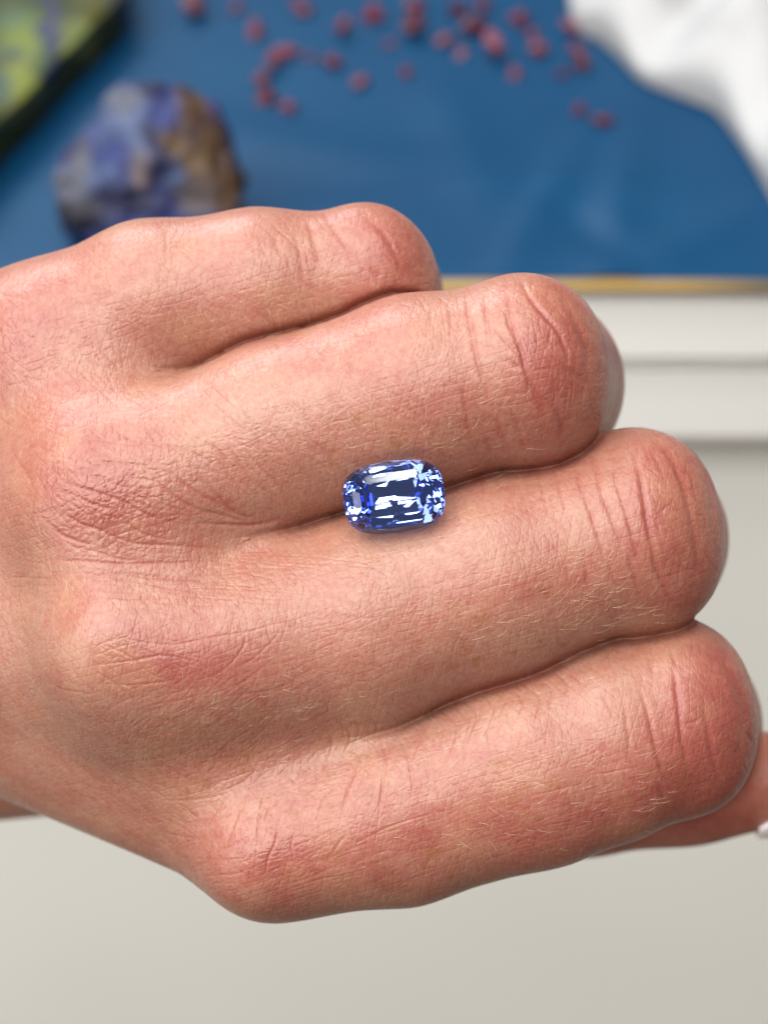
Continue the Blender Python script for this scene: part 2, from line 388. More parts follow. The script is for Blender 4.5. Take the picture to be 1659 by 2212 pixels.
for i in range(26):
    a = i / 25; bx = 750 + 190 * a; by = 420 + 560 * a
    crease(zr([(bx + rng.uniform(-40, 0), by + rng.uniform(-30, 30)), (bx + rng.uniform(40, 90), by + rng.uniform(-50, 30))]), 2.4, .05, .1, .5)
for x, y in ((1215, 900), (1305, 880), (1110, 850), (1080, 940), (1180, 950)):
    crease(zr([(x, y - 70), (x - 10, y + 40), (x - 25, y + 130)]), 3, .05, .15)
crease(zr([(770, 440), (830, 580), (885, 720), (930, 880), (980, 1010)]), 7, -.06, 0)
crease(z5([(1125, 1050), (1150, 1170), (1170, 1300)]), 6, -.05, 0); crease(z5([(1325, 1080), (1350, 1200), (1370, 1330)]), 7, -.05, 0)
crease(z7([(1290, 560), (1305, 700), (1320, 850)]), 6, -.05, 0)
# middle finger knuckle
crease(z5([(890, 920), (920, 1020), (950, 1130), (1000, 1250), (1035, 1370)]), 6, .12, .35)
crease(z5([(820, 960), (850, 1080), (895, 1200), (940, 1330), (960, 1420)]), 6, .10, .3)
crease(z5([(985, 930), (1010, 1080), (1045, 1190), (1080, 1330), (1100, 1420)]), 6, .12, .35)
crease(z5([(1085, 950), (1105, 1050), (1125, 1150), (1140, 1230), (1160, 1330), (1185, 1450), (1240, 1570)]), 7, .17, .8)
crease(z5([(1165, 880), (1230, 950), (1280, 1050), (1305, 1140), (1330, 1240), (1345, 1370), (1340, 1440)]), 8, .15, .85)
crease(z5([(1360, 980), (1400, 1080), (1425, 1200), (1430, 1330)]), 8, .12, .4)
crease(z5([(1150, 930), (1190, 1000), (1210, 1080)]), 5, .07, .3)
crease(z5([(740, 1000), (760, 1100), (790, 1200)]), 5, .06, .2); crease(z5([(660, 1010), (690, 1120), (710, 1200)]), 5, .05, .2)
crease(z7([(860, 10), (875, 100), (890, 160)]), 7, .10, .4); crease(z7([(960, 0), (985, 100), (1040, 220)]), 6, .08, .3)
crease(z7([(1050, 0), (1075, 90), (1110, 200)]), 6, .09, .3); crease(z7([(1290, 80), (1340, 70), (1400, 40)]), 3, .04, .1)
crease(z5([(1180, 1200), (1230, 1160), (1260, 1130)]), 3, .05, .2); crease(z5([(1290, 1180), (1340, 1200), (1400, 1200)]), 3, .05, .2)
# index knuckle
crease(z7([(1245, 500), (1262, 600), (1275, 720), (1282, 800), (1310, 930)]), 7, .15, .8)
crease(z7([(1110, 600), (1140, 700), (1165, 820), (1200, 950), (1240, 1020)]), 6, .13, .4)
crease(z7([(1390, 430), (1470, 490), (1525, 590), (1550, 700), (1545, 820), (1520, 900)]), 9, .11, .5)
crease(z7([(1375, 640), (1395, 740), (1410, 840), (1430, 930), (1450, 980)]), 7, .11, .6)
crease(z7([(1130, 420), (1150, 480), (1165, 540)]), 6, .08, .3); crease(z7([(1240, 420), (1260, 500)]), 6, .08, .3)
crease(z7([(1040, 640), (1050, 760), (1070, 900)]), 6, .06, .2); crease(z7([(940, 600), (980, 700)]), 5, .05, .2)
crease(z7([(1500, 700), (1590, 830), (1560, 900)]), 6, .10, .4); crease(z7([(1300, 740), (1350, 730), (1380, 700)]), 4, .05, .2)
crease(z7([(950, 980), (1000, 1100)]), 6, .07, .2); crease(z7([(1180, 1000), (1230, 1120)]), 7, .1, .3)
# pinky knuckle
crease(z4([(1330, 100), (1360, 200), (1390, 300)]), 8, .10, .3); crease(z4([(1270, 160), (1300, 260), (1310, 380)]), 8, .07, .3)
crease(z4([(1400, 60), (1440, 140), (1500, 220), (1530, 300)]), 8, .08, .4); crease(z4([(1560, 70), (1640, 140), (1700, 240), (1740, 340)]), 8, .10, .5)
crease(z4([(1600, 300), (1650, 380)]), 8, .1, .4); crease(z4([(1180, 160), (1210, 240)]), 8, .06, .2)
# index base: long swept creases
for l, dp in (([(430, 620), (370, 700), (300, 800), (240, 880)], .10), ([(560, 590), (500, 700), (450, 820), (425, 900)], .12), ([(660, 580), (620, 680), (600, 790), (590, 920), (575, 1080)], .15),
              ([(750, 640), (690, 700), (660, 760), (640, 830)], .13), ([(890, 560), (830, 640), (800, 720), (770, 790)], .11), ([(830, 830), (800, 920), (820, 1040)], .10),
              ([(720, 800), (715, 900), (670, 1000), (650, 1100)], .15), ([(1070, 560), (1000, 640), (970, 720), (940, 800)], .11), ([(1220, 330), (1180, 480), (1140, 580), (1110, 680), (1080, 800)], .15),
              ([(1130, 870), (1080, 930), (1040, 1010)], .12), ([(1280, 220), (1270, 340), (1240, 470), (1220, 620)], .11), ([(1350, 300), (1370, 430), (1350, 560), (1340, 680), (1320, 840)], .13),
              ([(1430, 260), (1490, 370), (1510, 480), (1530, 640)], .12), ([(1530, 200), (1580, 290), (1620, 420)], .10), ([(520, 690), (470, 780), (440, 880)], .10), ([(570, 850), (510, 950), (500, 1010)], .10),
              ([(620, 440), (560, 510), (480, 570), (380, 610)], .08), ([(800, 440), (730, 500), (640, 570)], .08), ([(940, 430), (860, 500), (800, 570)], .08), ([(1040, 400), (980, 480), (930, 570)], .08),
              ([(300, 950), (420, 930), (560, 870), (600, 840)], .08), ([(240, 1010), (400, 1010), (560, 1000)], .09), ([(640, 690), (760, 720), (860, 690), (1000, 660)], .07), ([(0, 660), (180, 660), (350, 640), (520, 590)], .08),
              ([(0, 760), (180, 790), (330, 770), (480, 730)], .08), ([(0, 840), (160, 880), (300, 880)], .08), ([(500, 810), (640, 790), (800, 770)], .07), ([(860, 820), (1000, 800), (1100, 780), (1280, 730)], .07),
              ([(1200, 910), (1320, 850), (1480, 790), (1650, 740)], .10), ([(1000, 1020), (1140, 960), (1300, 900)], .07), ([(700, 1180), (880, 1130), (1040, 1060), (1200, 1000)], .07),
              ([(1120, 1080), (1300, 980), (1500, 960)], .06)):
    crease(zi(l), 3.2, dp * .62, .25, 2.0)
# fan of creases along the index's upper flank
for i in range(17):
    x = 690 + i * 34 + rng.uniform(-8, 8); y = 1560 - (x - 690) * 0.20 + rng.uniform(-6, 10)
    ln = rng.uniform(60, 150) * (1.0 if i < 10 else 0.7)
    a = R(66 - i * 0.6 + rng.uniform(-4, 4)); b = a + R(18)
    crease([(x, y), (x + ln * .4 * math.cos(a - .5), y + ln * .4 * math.sin(a)), (x + ln * .75 * math.cos(b), y + ln * math.sin(b))], 3.4, .07, .15)
# middle base
for l, dp in (([(330, 365), (480, 365), (600, 370), (760, 355)], .08), ([(210, 255), (400, 265), (600, 300), (760, 330), (900, 345)], .09), ([(420, 740), (560, 745), (680, 735), (760, 720)], .10), ([(420, 660), (560, 640), (700, 615), (850, 640)], .11),
              ([(490, 530), (620, 560), (760, 570), (900, 540), (1080, 510), (1220, 470)], .11), ([(420, 690), (500, 740), (600, 830)], .09), ([(430, 560), (560, 620), (640, 690), (740, 730)], .09),
              ([(700, 490), (715, 540), (690, 590)], .08), ([(610, 500), (615, 560)], .06), ([(780, 500), (800, 570), (790, 640)], .07), ([(850, 480), (880, 560), (890, 640)], .07), ([(740, 660), (690, 690), (640, 740)], .07),
              ([(950, 520), (970, 580)], .06), ([(1040, 480), (1060, 560), (1000, 650), (900, 730)], .08), ([(1180, 470), (1200, 520), (1100, 620), (1000, 690)], .07), ([(600, 850), (700, 820), (820, 800)], .06),
              ([(300, 780), (340, 880), (420, 960)], .10), ([(240, 790), (290, 900), (380, 1000)], .10), ([(350, 800), (430, 880), (540, 950)], .08), ([(200, 700), (260, 760), (400, 790)], .08),
              ([(560, 400), (700, 430), (860, 470)], .06), ([(800, 400), (900, 450)], .05), ([(320, 420), (420, 430), (560, 400)], .06), ([(860, 850), (980, 780), (1100, 700), (1200, 620)], .07),
              ([(880, 800), (1000, 790), (1180, 760), (1340, 700)], .07), ([(820, 930), (960, 920), (1100, 870), (1260, 840)], .07), ([(900, 1080), (1000, 990), (1130, 900), (1230, 810)], .08), ([(640, 900), (760, 890), (880, 830)], .06)):
    crease(z6(l), 2.8, dp * .55, .25, 1.6)
# ring base: oblique folds running to the web
for l, dp in (([(950, 420), (1130, 500), (1300, 540)], .10), ([(850, 250), (1000, 350), (1200, 380), (1400, 430)], .12), ([(1100, 230), (1180, 360), (1400, 420), (1659, 540)], .12), ([(550, 320), (800, 350), (1000, 370), (1180, 390)], .12),
              ([(650, 490), (800, 500), (1000, 520), (1150, 540)], .12), ([(1250, 540), (1350, 640), (1500, 740), (1659, 830)], .14), ([(1140, 620), (1280, 740), (1450, 840), (1659, 930)], .14), ([(880, 760), (980, 830), (1120, 900), (1350, 960)], .13),
              ([(450, 650), (620, 700), (800, 760), (920, 800)], .14), ([(400, 720), (560, 760), (700, 830), (850, 870)], .14), ([(430, 850), (600, 960), (760, 1010), (920, 1110)], .15), ([(380, 1000), (520, 1090), (700, 1140)], .14),
              ([(860, 870), (960, 960), (1100, 1050), (1300, 1090)], .13), ([(780, 1010), (900, 1090), (1060, 1130), (1300, 1140), (1659, 1180)], .14), ([(500, 1120), (720, 1180), (900, 1240), (1150, 1260)], .10),
              ([(380, 1240), (600, 1250), (900, 1270), (1200, 1270), (1659, 1250)], .13), ([(580, 1390), (900, 1350), (1200, 1370), (1659, 1400)], .12), ([(100, 400), (180, 560), (260, 720)], .10), ([(330, 930), (480, 1060)], .1)):
    crease(zk(l), 5, dp * .7, .4, 2.5)
for l, dp in (([(0, 580), (150, 680), (280, 860), (420, 1000)], .10), ([(380, 520), (470, 680), (600, 860)], .09), ([(470, 500), (600, 640), (700, 760)], .08), ([(580, 500), (680, 640), (770, 820)], .09), ([(0, 830), (120, 960), (260, 1100), (420, 1150)], .12),
              ([(250, 690), (360, 860), (460, 960)], .10), ([(320, 640), (450, 800), (560, 900), (640, 1000)], .09), ([(740, 520), (800, 640), (860, 720)], .07), ([(0, 1080), (160, 1120), (330, 1160)], .13), ([(0, 1180), (240, 1190), (420, 1190), (560, 1160)], .12),
              ([(830, 600), (900, 700), (960, 800)], .06), ([(120, 700), (220, 840), (330, 960)], .09)):
    crease(zm(l), 4.5, dp, .3, 1.5)
# random families of fine lines, each with its own run of the skin
def family(cx, cy, rx, ry, ang, jit, ln, cnt, wid, dep, red=0.1, curv=0.0):
    for _ in range(cnt):
        r = math.sqrt(rng.random()); t = rng.random() * 2 * math.pi
        x = cx + rx * r * math.cos(t); y = cy + ry * r * math.sin(t)
        a = R(ang + rng.normal(0, jit)); L = ln * rng.uniform(.5, 1.5); c_ = R(curv * rng.uniform(.3, 1.2))
        p = [(x - L / 2 * math.cos(a - c_), y - L / 2 * math.sin(a - c_)), (x, y), (x + L / 2 * math.cos(a + c_), y + L / 2 * math.sin(a + c_))]
        crease(p, wid * 0.85, 0.66 * dep * rng.uniform(.5, 1.2), red, 0.25)
family(800, 880, 330, 150, -14, 7, 60, 170, 2.6, .030); family(800, 880, 330, 150, 62, 16, 55, 190, 2.6, .034)
family(520, 960, 180, 110, 48, 8, 90, 60, 4, .06, .2); family(250, 1070, 180, 130, 30, 28, 50, 150, 4, .08, .2); family(250, 1070, 180, 130, 110, 30, 34, 130, 4, .07, .2)
family(420, 1010, 300, 120, 8, 14, 60, 90, 3.2, .05); family(430, 1240, 380, 70, 3, 6, 110, 110, 3, .05, .2); family(430, 1240, 380, 70, 70, 25, 28, 170, 2.4, .035)
family(500, 1450, 300, 130, -10, 20, 60, 130, 2.8, .04); family(500, 1450, 300, 130, 70, 22, 45, 150, 2.6, .04); family(500, 1560, 230, 90, -38, 12, 70, 90, 2.8, .045)
family(950, 1290, 380, 150, -12, 6, 70, 210, 2.6, .032); family(950, 1290, 380, 150, 80, 14, 50, 260, 2.6, .034); family(850, 1180, 200, 70, -5, 5, 60, 60, 2.4, .025)
family(1000, 1690, 420, 150, -16, 7, 70, 230, 2.6, .036); family(1000, 1690, 420, 150, 72, 16, 50, 260, 2.6, .036); family(600, 1760, 230, 140, -20, 14, 90, 110, 2.8, .045); family(600, 1760, 230, 140, -62, 14, 60, 90, 2.8, .045); family(640, 1900, 300, 80, -14, 8, 110, 80, 3, .04)
family(600, 640, 430, 130, -8, 10, 80, 110, 4, .035); family(600, 640, 430, 130, 58, 16, 60, 150, 4, .045); family(120, 760, 170, 150, 40, 25, 50, 130, 5, .06); family(200, 900, 200, 90, 10, 16, 80, 80, 4, .045)
family(250, 1650, 150, 120, 40, 12, 90, 60, 4, .05); family(80, 1300, 90, 250, 60, 25, 80, 50, 5, .04); family(330, 1800, 120, 70, 35, 10, 120, 40, 4, .05)
for cx, cy in ((1200, 760), (1470, 1130), (1540, 1540)):
    family(cx, cy, 120, 170, 76, 22, 60, 80, 3.0, .034, .2); family(cx, cy, 110, 160, -10, 28, 40, 60, 2.6, .026)
# smooth, larger swells
def gnoise(shape, sig):
    a = rng.normal(size=shape); fx = np.fft.fftfreq(shape[1])[None]; fy = np.fft.fftfreq(shape[0])[:, None]
    r = np.fft.ifft2(np.fft.fft2(a) * np.exp(-2 * (math.pi * sig) ** 2 * (fx ** 2 + fy ** 2))).real; return (r / r.std()).astype(np.float32)
H += 0.028 * gnoise(H.shape, 26) + 0.007 * gnoise(H.shape, 9) + 0.003 * gnoise(H.shape, 4)
def bil(buf, x, y):
    x = np.clip(x, 0, BW - 2); y = np.clip(y, 0, BH - 2); i = x.astype(int); j = y.astype(int); u = x - i; v = y - j
    return buf[j, i] * (1 - u) * (1 - v) + buf[j, i + 1] * u * (1 - v) + buf[j + 1, i] * (1 - u) * v + buf[j + 1, i + 1] * u * v
inb = (DX > 0) & (DX < BW - 2) & (DY > 0) & (DY < BH - 2) & FRONT
wgt = FAC * inb
hv = bil(H, DX, DY) * wgt
cr = bil(CR, DX, DY) * wgt
GS = slit(V[:, 0], V[:, 1], V[:, 2]) * (V[:, 2] > -16)
V2 = V + N * (hv * (1 - GS))[:, None] - VD * (1.7 * GS)[:, None]; cr = np.maximum(cr, 0.4 * GS)
# ---- colour masks: redness (flushed knuckles), creases, freckle zone
red = np.zeros(n)
for x, y, rx, ry, a in ((840, 530, 110, 110, .55), (1215, 760, 120, 170, .8), (1470, 1130, 110, 170, .8), (1540, 1550, 110, 180, .7), (430, 1430, 190, 60, .75), (330, 1390, 120, 70, .3), (210, 1070, 170, 130, .55), (60, 720, 130, 120, .5),
                        (1100, 1800, 430, 90, .55), (620, 1870, 170, 80, .65), (1620, 1690, 250, 150, .9), (780, 850, 200, 90, .3), (1000, 900, 160, 80, .25), (1150, 1250, 250, 80, .3), (420, 650, 250, 80, .2), (1030, 1640, 240, 70, .2),
                        (560, 880, 200, 60, -.5), (860, 1180, 230, 60, -.5), (900, 1560, 220, 50, -.45), (420, 800, 170, 30, -.3), (1050, 680, 160, 60, -.3), (1250, 1390, 140, 60, -.35), (1330, 1500, 90, 60, -.3), (60, 1350, 90, 200, -.35), (150, 1600, 120, 120, -.2)):
    red += a * np.exp(-((DX - x) / rx) ** 2 - ((DY - y) / ry) ** 2)
red = np.clip(0.42 + 0.62 * red * (V[:, 2] > -46), 0, 1)
gls = np.zeros(n)
for x, y, rx, ry, a in ((240, 1390, 85, 60, 1.0), (225, 1080, 150, 110, .6), (530, 1840, 90, 60, .6), (60, 720, 90, 90, .5), (1165, 800, 40, 110, .5), (1450, 1150, 30, 130, .4)):
    gls += a * np.exp(-((DX - x) / rx) ** 2 - ((DY - y) / ry) ** 2)
frk = np.zeros(n)
for x, y, rx, ry in ((560, 1700, 330, 130), (800, 1850, 420, 90), (1080, 1380, 330, 110), (1180, 1700, 300, 130), (1000, 1260, 250, 90), (780, 930, 250, 90), (1500, 1750, 120, 60)):
    frk = np.maximum(frk, np.exp(-((DX - x) / rx) ** 2 - ((DY - y) / ry) ** 2))
cells = np.zeros(n)
for x, y, rx, ry, a in ((230, 1075, 190, 130, 1), (110, 760, 180, 140, .8), (450, 960, 250, 110, .55), (450, 1250, 350, 70, .5), (560, 1650, 300, 130, .5)):
    cells = np.maximum(cells, a * np.exp(-((DX - x) / rx) ** 2 - ((DY - y) / ry) ** 2))
# the skin gives way under the stone
gp = P(851, 1073, -0.25); ca, sa = math.cos(R(8)), math.sin(R(8))
qx = (V2[:, 0] - gp[0]) * ca + (V2[:, 1] - gp[1]) * sa; qy = -(V2[:, 0] - gp[0]) * sa + (V2[:, 1] - gp[1]) * ca
qr = (np.abs(qx / 4.75) ** 3 + np.abs(qy / 3.35) ** 3) ** (1 / 3)
lim = gp[2] - 0.40 - 3.1 * np.clip(1 - qr, 0, 1) + 7.5 * np.clip(qr - 1, 0, 9) ** 1.3
pr = (qr < 2) & (V2[:, 2] > -14)
ov = (V2[:, 2] - lim) / 0.22; dz = np.where(pr, 0.22 * np.where(ov > 20, ov, np.log1p(np.exp(np.clip(ov, -30, 20)))), 0)
V2[:, 2] -= dz
VW = to_world(V2)
me.vertices.foreach_set('co', VW.astype(np.float32).ravel())
at = me.attributes.new('skin_mask', 'FLOAT_COLOR', 'POINT')
at.data.foreach_set('color', np.stack([red, np.clip(cr, 0, 1), frk, cells], 1).astype(np.float32).ravel())
at = me.attributes.new('skin_gloss', 'FLOAT', 'POINT'); at.data.foreach_set('value', np.clip(gls, 0, 1).astype(np.float32))
a17 = R(15)
sk = np.stack([V[:, 0] * math.cos(a17) + V[:, 1] * math.sin(a17), -V[:, 0] * math.sin(a17) + V[:, 1] * math.cos(a17), V[:, 2]], 1)
at = me.attributes.new('skin_co', 'FLOAT_VECTOR', 'POINT'); at.data.foreach_set('vector', sk.astype(np.float32).ravel())
me.update()

skin = NT('skin')
am = skin.add('ShaderNodeAttribute', attribute_name='skin_mask'); ac = skin.add('ShaderNodeAttribute', attribute_name='skin_co')
sep = skin.add('ShaderNodeSeparateColor', {0: am.outputs['Color']})
co = ac.outputs['Vector']
mot = skin.add('ShaderNodeTexNoise', {'Vector': co, 'Scale': 0.35, 'Detail': 6.0, 'Roughness': 0.62})
mot2 = skin.add('ShaderNodeTexNoise', {'Vector': co, 'Scale': 1.25, 'Detail': 3.0, 'Roughness': 0.6})
rd = skin.math('ADD', sep.outputs[0], skin.math('MULTIPLY_ADD', mot.outputs['Fac'], 0.9, -0.45))
rd = skin.math('ADD', rd, skin.math('MULTIPLY_ADD', mot2.outputs['Fac'], 0.75, -0.375))
rd = skin.math('ADD', rd, skin.math('MULTIPLY', sep.outputs[1], 0.55), clamp=True)
base = skin.ramp(rd, [(0.0, (0.370, 0.197, 0.139)), (0.42, (0.342, 0.146, 0.100)), (0.72, (0.314, 0.104, 0.073)), (1.0, (0.272, 0.070, 0.051))])
tan = skin.add('ShaderNodeTexNoise', {'Vector': co, 'Scale': 0.16, 'Detail': 2.0})
base = skin.mix(skin.math('MULTIPLY', skin.mr(tan.outputs['Fac'], 0.5, 0.68), 0.25), base, (0.41, 0.22, 0.125))
fr = skin.add('ShaderNodeTexNoise', {'Vector': co, 'Scale': 0.55, 'Detail': 4.0, 'Roughness': 0.65})
fr2 = skin.add('ShaderNodeTexNoise', {'Vector': co, 'Scale': 1.3, 'Detail': 2.0})
fm = skin.math('MULTIPLY', skin.mr(fr.outputs['Fac'], 0.535, 0.62), skin.mr(fr2.outputs['Fac'], 0.38, 0.6))
fm = skin.math('MULTIPLY', fm, skin.math('MULTIPLY_ADD', sep.outputs[2], 0.85, 0.10))
base = skin.mix(skin.math('MULTIPLY', fm, 0.85), base, (0.26, 0.100, 0.040))
# fine relief: polygonal skin cells stretched across the finger, plus grain
def vor(scale, st):
    mp = skin.add('ShaderNodeMapping', {'Vector': co}); mp.inputs['Scale'].default_value = st
    wn = skin.add('ShaderNodeTexNoise', {'Vector': mp.outputs[0], 'Scale': scale * 0.8, 'Detail': 2.0})
    ad = skin.add('ShaderNodeVectorMath', {0: mp.outputs[0], 1: wn.outputs['Color']}, operation='MULTIPLY_ADD')
    ad.inputs[1].default_value = (0.5 / scale,) * 3; skin.link(wn.outputs['Color'], ad.inputs[0]); skin.link(mp.outputs[0], ad.inputs[2])
    v = skin.add('ShaderNodeTexVoronoi', {'Vector': ad.outputs[0], 'Scale': scale}, feature='DISTANCE_TO_EDGE')
    return skin.mr(v.outputs['Distance'], 0.0, 0.30)
v1 = vor(1.15, (0.85, 1.15, 1.0))
# the skin's own net: families of fine furrows crossing each other
wob = skin.add('ShaderNodeTexNoise', {'Vector': co, 'Scale': 0.22, 'Detail': 1.0})
sx = skin.add('ShaderNodeSeparateXYZ', {0: co})
def furrow(ang, pitch, wobble, seed):
    c_ = skin.math('MULTIPLY_ADD', sx.outputs['X'], -math.sin(R(ang)) / pitch, skin.math('MULTIPLY', sx.outputs['Y'], math.cos(R(ang)) / pitch))
    c_ = skin.math('MULTIPLY_ADD', wob.outputs['Fac'], wobble / pitch, c_)
    t = skin.mr(skin.math('PINGPONG', c_, 0.5), 0.0, 0.18)
    mk = skin.add('ShaderNodeMapping', {'Vector': co}); mk.inputs['Location'].default_value = (seed * 7.3, seed * 3.1, seed)
    nm = skin.add('ShaderNodeTexNoise', {'Vector': mk.outputs[0], 'Scale': 0.8, 'Detail': 2.0})
    return skin.math('MULTIPLY', skin.math('SUBTRACT', t, 1.0), skin.mr(nm.outputs['Fac'], 0.30, 0.62))
gr = skin.add('ShaderNodeTexNoise', {'Vector': co, 'Scale': 5.0, 'Detail': 3.0, 'Roughness': 0.7})
hgt = skin.math('MULTIPLY', v1, skin.math('MULTIPLY', am.outputs['Alpha'], 0.8))
for a_, p_, w_, k_ in ((2, 0.80, 1.3, 0.30), (62, 0.78, 1.5, 0.34), (-58, 0.9, 1.5, 0.28), (86, 0.60, 1.0, 0.26), (25, 0.45, 0.8, 0.16), (-28, 0.5, 0.8, 0.14)):
    hgt = skin.math('MULTIPLY_ADD', furrow(a_, p_, w_, a_ * 0.37 + 2), k_, hgt)
hgt = skin.math('MULTIPLY_ADD', gr.outputs['Fac'], 0.30, hgt)
bp = skin.add('ShaderNodeBump', {'Height': hgt, 'Strength': 0.62, 'Distance': 0.00009})
spk = skin.add('ShaderNodeTexNoise', {'Vector': co, 'Scale': 2.6, 'Detail': 4.0, 'Roughness': 0.7})
sv_ = skin.mr(spk.outputs['Fac'], 0.28, 0.72, 0.84, 1.13)
cmb = skin.add('ShaderNodeCombineColor', {0: skin.math('MULTIPLY_ADD', sv_, 0.5, 0.5), 1: sv_, 2: sv_})
base = skin.mix(1.0, base, cmb.outputs[0], 'MULTIPLY')
rough = skin.math('MULTIPLY_ADD', mot2.outputs['Fac'], 0.22, 0.30)
ag = skin.add('ShaderNodeAttribute', attribute_name='skin_gloss')
rough = skin.math('MULTIPLY_ADD', ag.outputs['Fac'], -0.17, rough)
skin.set(Base_Color=base, Roughness=rough, Coat_Weight=0.06, Coat_Roughness=0.30, Specular_IOR_Level=0.50, Normal=bp.outputs[0], Subsurface_Weight=0.14, Subsurface_Scale=0.0011)
skin.b.inputs['Subsurface Radius'].default_value = (1.0, 0.35, 0.2)
hand = obj('hand', me, skin.m)
tag(hand, 'freckled fair hand closed in a fist with its knuckles to the viewer', 'hand')

# thumbnail: a curved plate under the thumb's tip
nail = NT('thumbnail')
nail.set(Base_Color=(0.80, 0.74, 0.74, 1), Roughness=0.18, Coat_Weight=0.6, Coat_Roughness=0.08)
A = P(1622, 1688, -38.6); B = P(1790, 1676, -37.6); ax = (B - A) / np.linalg.norm(B - A)
dn = np.array([0, -1, 0.02]); dn -= ax * (dn @ ax); dn /= np.linalg.norm(dn); sd = np.cross(ax, dn)
bm = bmesh.new(); grid = []
NU, NVv = 16, 12
for i in range(NU + 1):
    u = i / NU; row = []
    r0 = RM(119 - 2 * u, -38) + 0.05
    half = R(58) * (0.75 + 0.25 * min(1, u * 4)) * (1 - 0.55 * max(0, (u - 0.82) / 0.18) ** 2)
    for j in range(NVv + 1):
        a = half * (2 * j / NVv - 1)
        p = A + (B - A) * u + r0 * (math.cos(a) * dn + 0.92 * math.sin(a) * sd)
        row.append(p)
    grid.append(row)
V = to_world(np.array(grid).reshape(-1, 3)); I = np.arange((NU + 1) * (NVv + 1)).reshape(NU + 1, NVv + 1)
Fq = np.stack([I[:-1, :-1], I[:-1, 1:], I[1:, 1:], I[1:, :-1]], -1).reshape(-1, 4)
bm.free()
nl = obj('fingernail', mesh_np('fingernail', V, Fq), nail.m, hand)
so = nl.modifiers.new('thick', 'SOLIDIFY'); so.thickness = 0.0004; so.offset = 0.0
nl['label'] = 'glossy pale thumbnail at the end of the thumb'

# fine hairs on the backs of the fingers
hairm = NT('fine_hair'); hairm.set(Base_Color=(0.80, 0.62, 0.44, 1), Roughness=0.3, Specular_IOR_Level=0.6)
zones = [((850, 850), (300, 130), -72, 24, 120, 44), ((700, 880), (200, 90), 68, 16, 26, 40), ((1040, 1000), (140, 60), -35, 25, 16, 36), ((1050, 1260), (300, 130), -30, 22, 110, 34), ((1300, 1330), (130, 70), -45, 22, 34, 44),
         ((520, 640), (330, 100), 62, 20, 46, 34), ((1050, 1700), (420, 130), -22, 22, 120, 38), ((1250, 1830), (300, 40), 55, 20, 26, 34), ((400, 1350), (300, 200), 40, 40, 20, 30), ((640, 1560), (300, 80), -30, 20, 30, 30)]
fr_idx = np.nonzero(wgt > 0.25)[0]
cell = {}
key = (DX[fr_idx] // 8).astype(int) * 10000 + (DY[fr_idx] // 8).astype(int)
order = np.argsort(key, kind='stable'); ks = key[order]
def surf(x, y):
    k = int(x // 8) * 10000 + int(y // 8); i = np.searchsorted(ks, k); 
    if i >= len(ks) or ks[i] != k: return None
    j = np.searchsorted(ks, k, 'right'); c = fr_idx[order[i:j]]
    return c[np.argmax(V2[c, 2])]
HV, HF = [], []
for (cx, cy), (rx, ry), ang, jit, cnt, ln in zones:
    for _ in range(cnt):
        r = math.sqrt(rng.random()); t = rng.random() * 6.283
        k = surf(cx + rx * r * math.cos(t), cy + ry * r * math.sin(t))
        if k is None: continue
        p0 = V2[k]; nn = N[k]; a = R(ang + rng.normal(0, jit))
        dv = np.array([math.cos(a), -math.sin(a), 0.]); dv -= nn * (dv @ nn); dv /= np.linalg.norm(dv)
        sv = np.cross(nn, dv); L = ln * S * rng.uniform(.5, 1.5); cu = rng.normal(0, .22)
        rad = rng.uniform(.008, .013); base_i = len(HV); K = 6
        for q in range(K + 1):
            u = q / K
            c = p0 + dv * L * u + sv * L * cu * u * u + nn * L * (0.42 * u - 0.34 * u * u) - nn * 0.02 * (q == 0)
            rr = rad * (1 - 0.85 * u)
            for s in range(3):
                th_ = s * 2.0944; HV.append(c + rr * (math.cos(th_) * sv + math.sin(th_) * nn))
        for q in range(K):
            for s in range(3):
                a0 = base_i + q * 3 + s; b0 = base_i + q * 3 + (s + 1) % 3; HF.append((a0, b0, b0 + 3, a0 + 3))
hr = obj('fine_hair', mesh_np('fine_hair', to_world(np.array(HV)), np.array(HF)), hairm.m, hand)
hr['kind'] = 'stuff'

# ================================================================== the gem
def cushion(bn, a=4.62, b=3.25, n=3.0):
    t = np.linspace(0, 2 * math.pi, 721); c, s = np.cos(t), np.sin(t)
    return a * np.sign(c) * np.abs(c) ** (2 / n), b * np.sign(s) * np.abs(s) ** (2 / n)
ox, oy = cushion(0)
def sup(phi): return float(np.max(ox * math.cos(phi) + oy * math.sin(phi)))
bm = bmesh.new(); bmesh.ops.create_cube(bm, size=20)
def cut(nrm, p):
    r = bmesh.ops.bisect_plane(bm, geom=bm.verts[:] + bm.edges[:] + bm.faces[:], plane_co=p, plane_no=nrm, clear_outer=True, dist=1e-6)
    e = [g for g in r['geom_cut'] if isinstance(g, bmesh.types.BMEdge)]
    if len(e) > 2: bmesh.ops.contextual_create(bm, geom=e)
def girdle(phi):
    cut(Vector((math.cos(phi), math.sin(phi), 0)), Vector((math.cos(phi), math.sin(phi), 0)) * sup(phi))
for i in range(40): girdle(2 * math.pi * (i + .5) / 40)
def facet(phi, ins, z, alpha, sgn):
    c, s = math.cos(phi), math.sin(phi); al = R(alpha)
    cut(Vector((c * math.sin(al), s * math.sin(al), sgn * math.cos(al))), Vector((c * (sup(phi) - ins), s * (sup(phi) - ins), sgn * z)))
grr = random.Random(5); TZ = 1.30
for ph in (0, 90, 180, 270, 38, 142, 218, 322): facet(R(ph), 0.0, 0.10, 48, 1)
for ph in (18, -18, 162, 198, 72, 108, 252, 288, 54, 126, 234, 306): facet(R(ph), 0.0, 0.10, 49, 1)
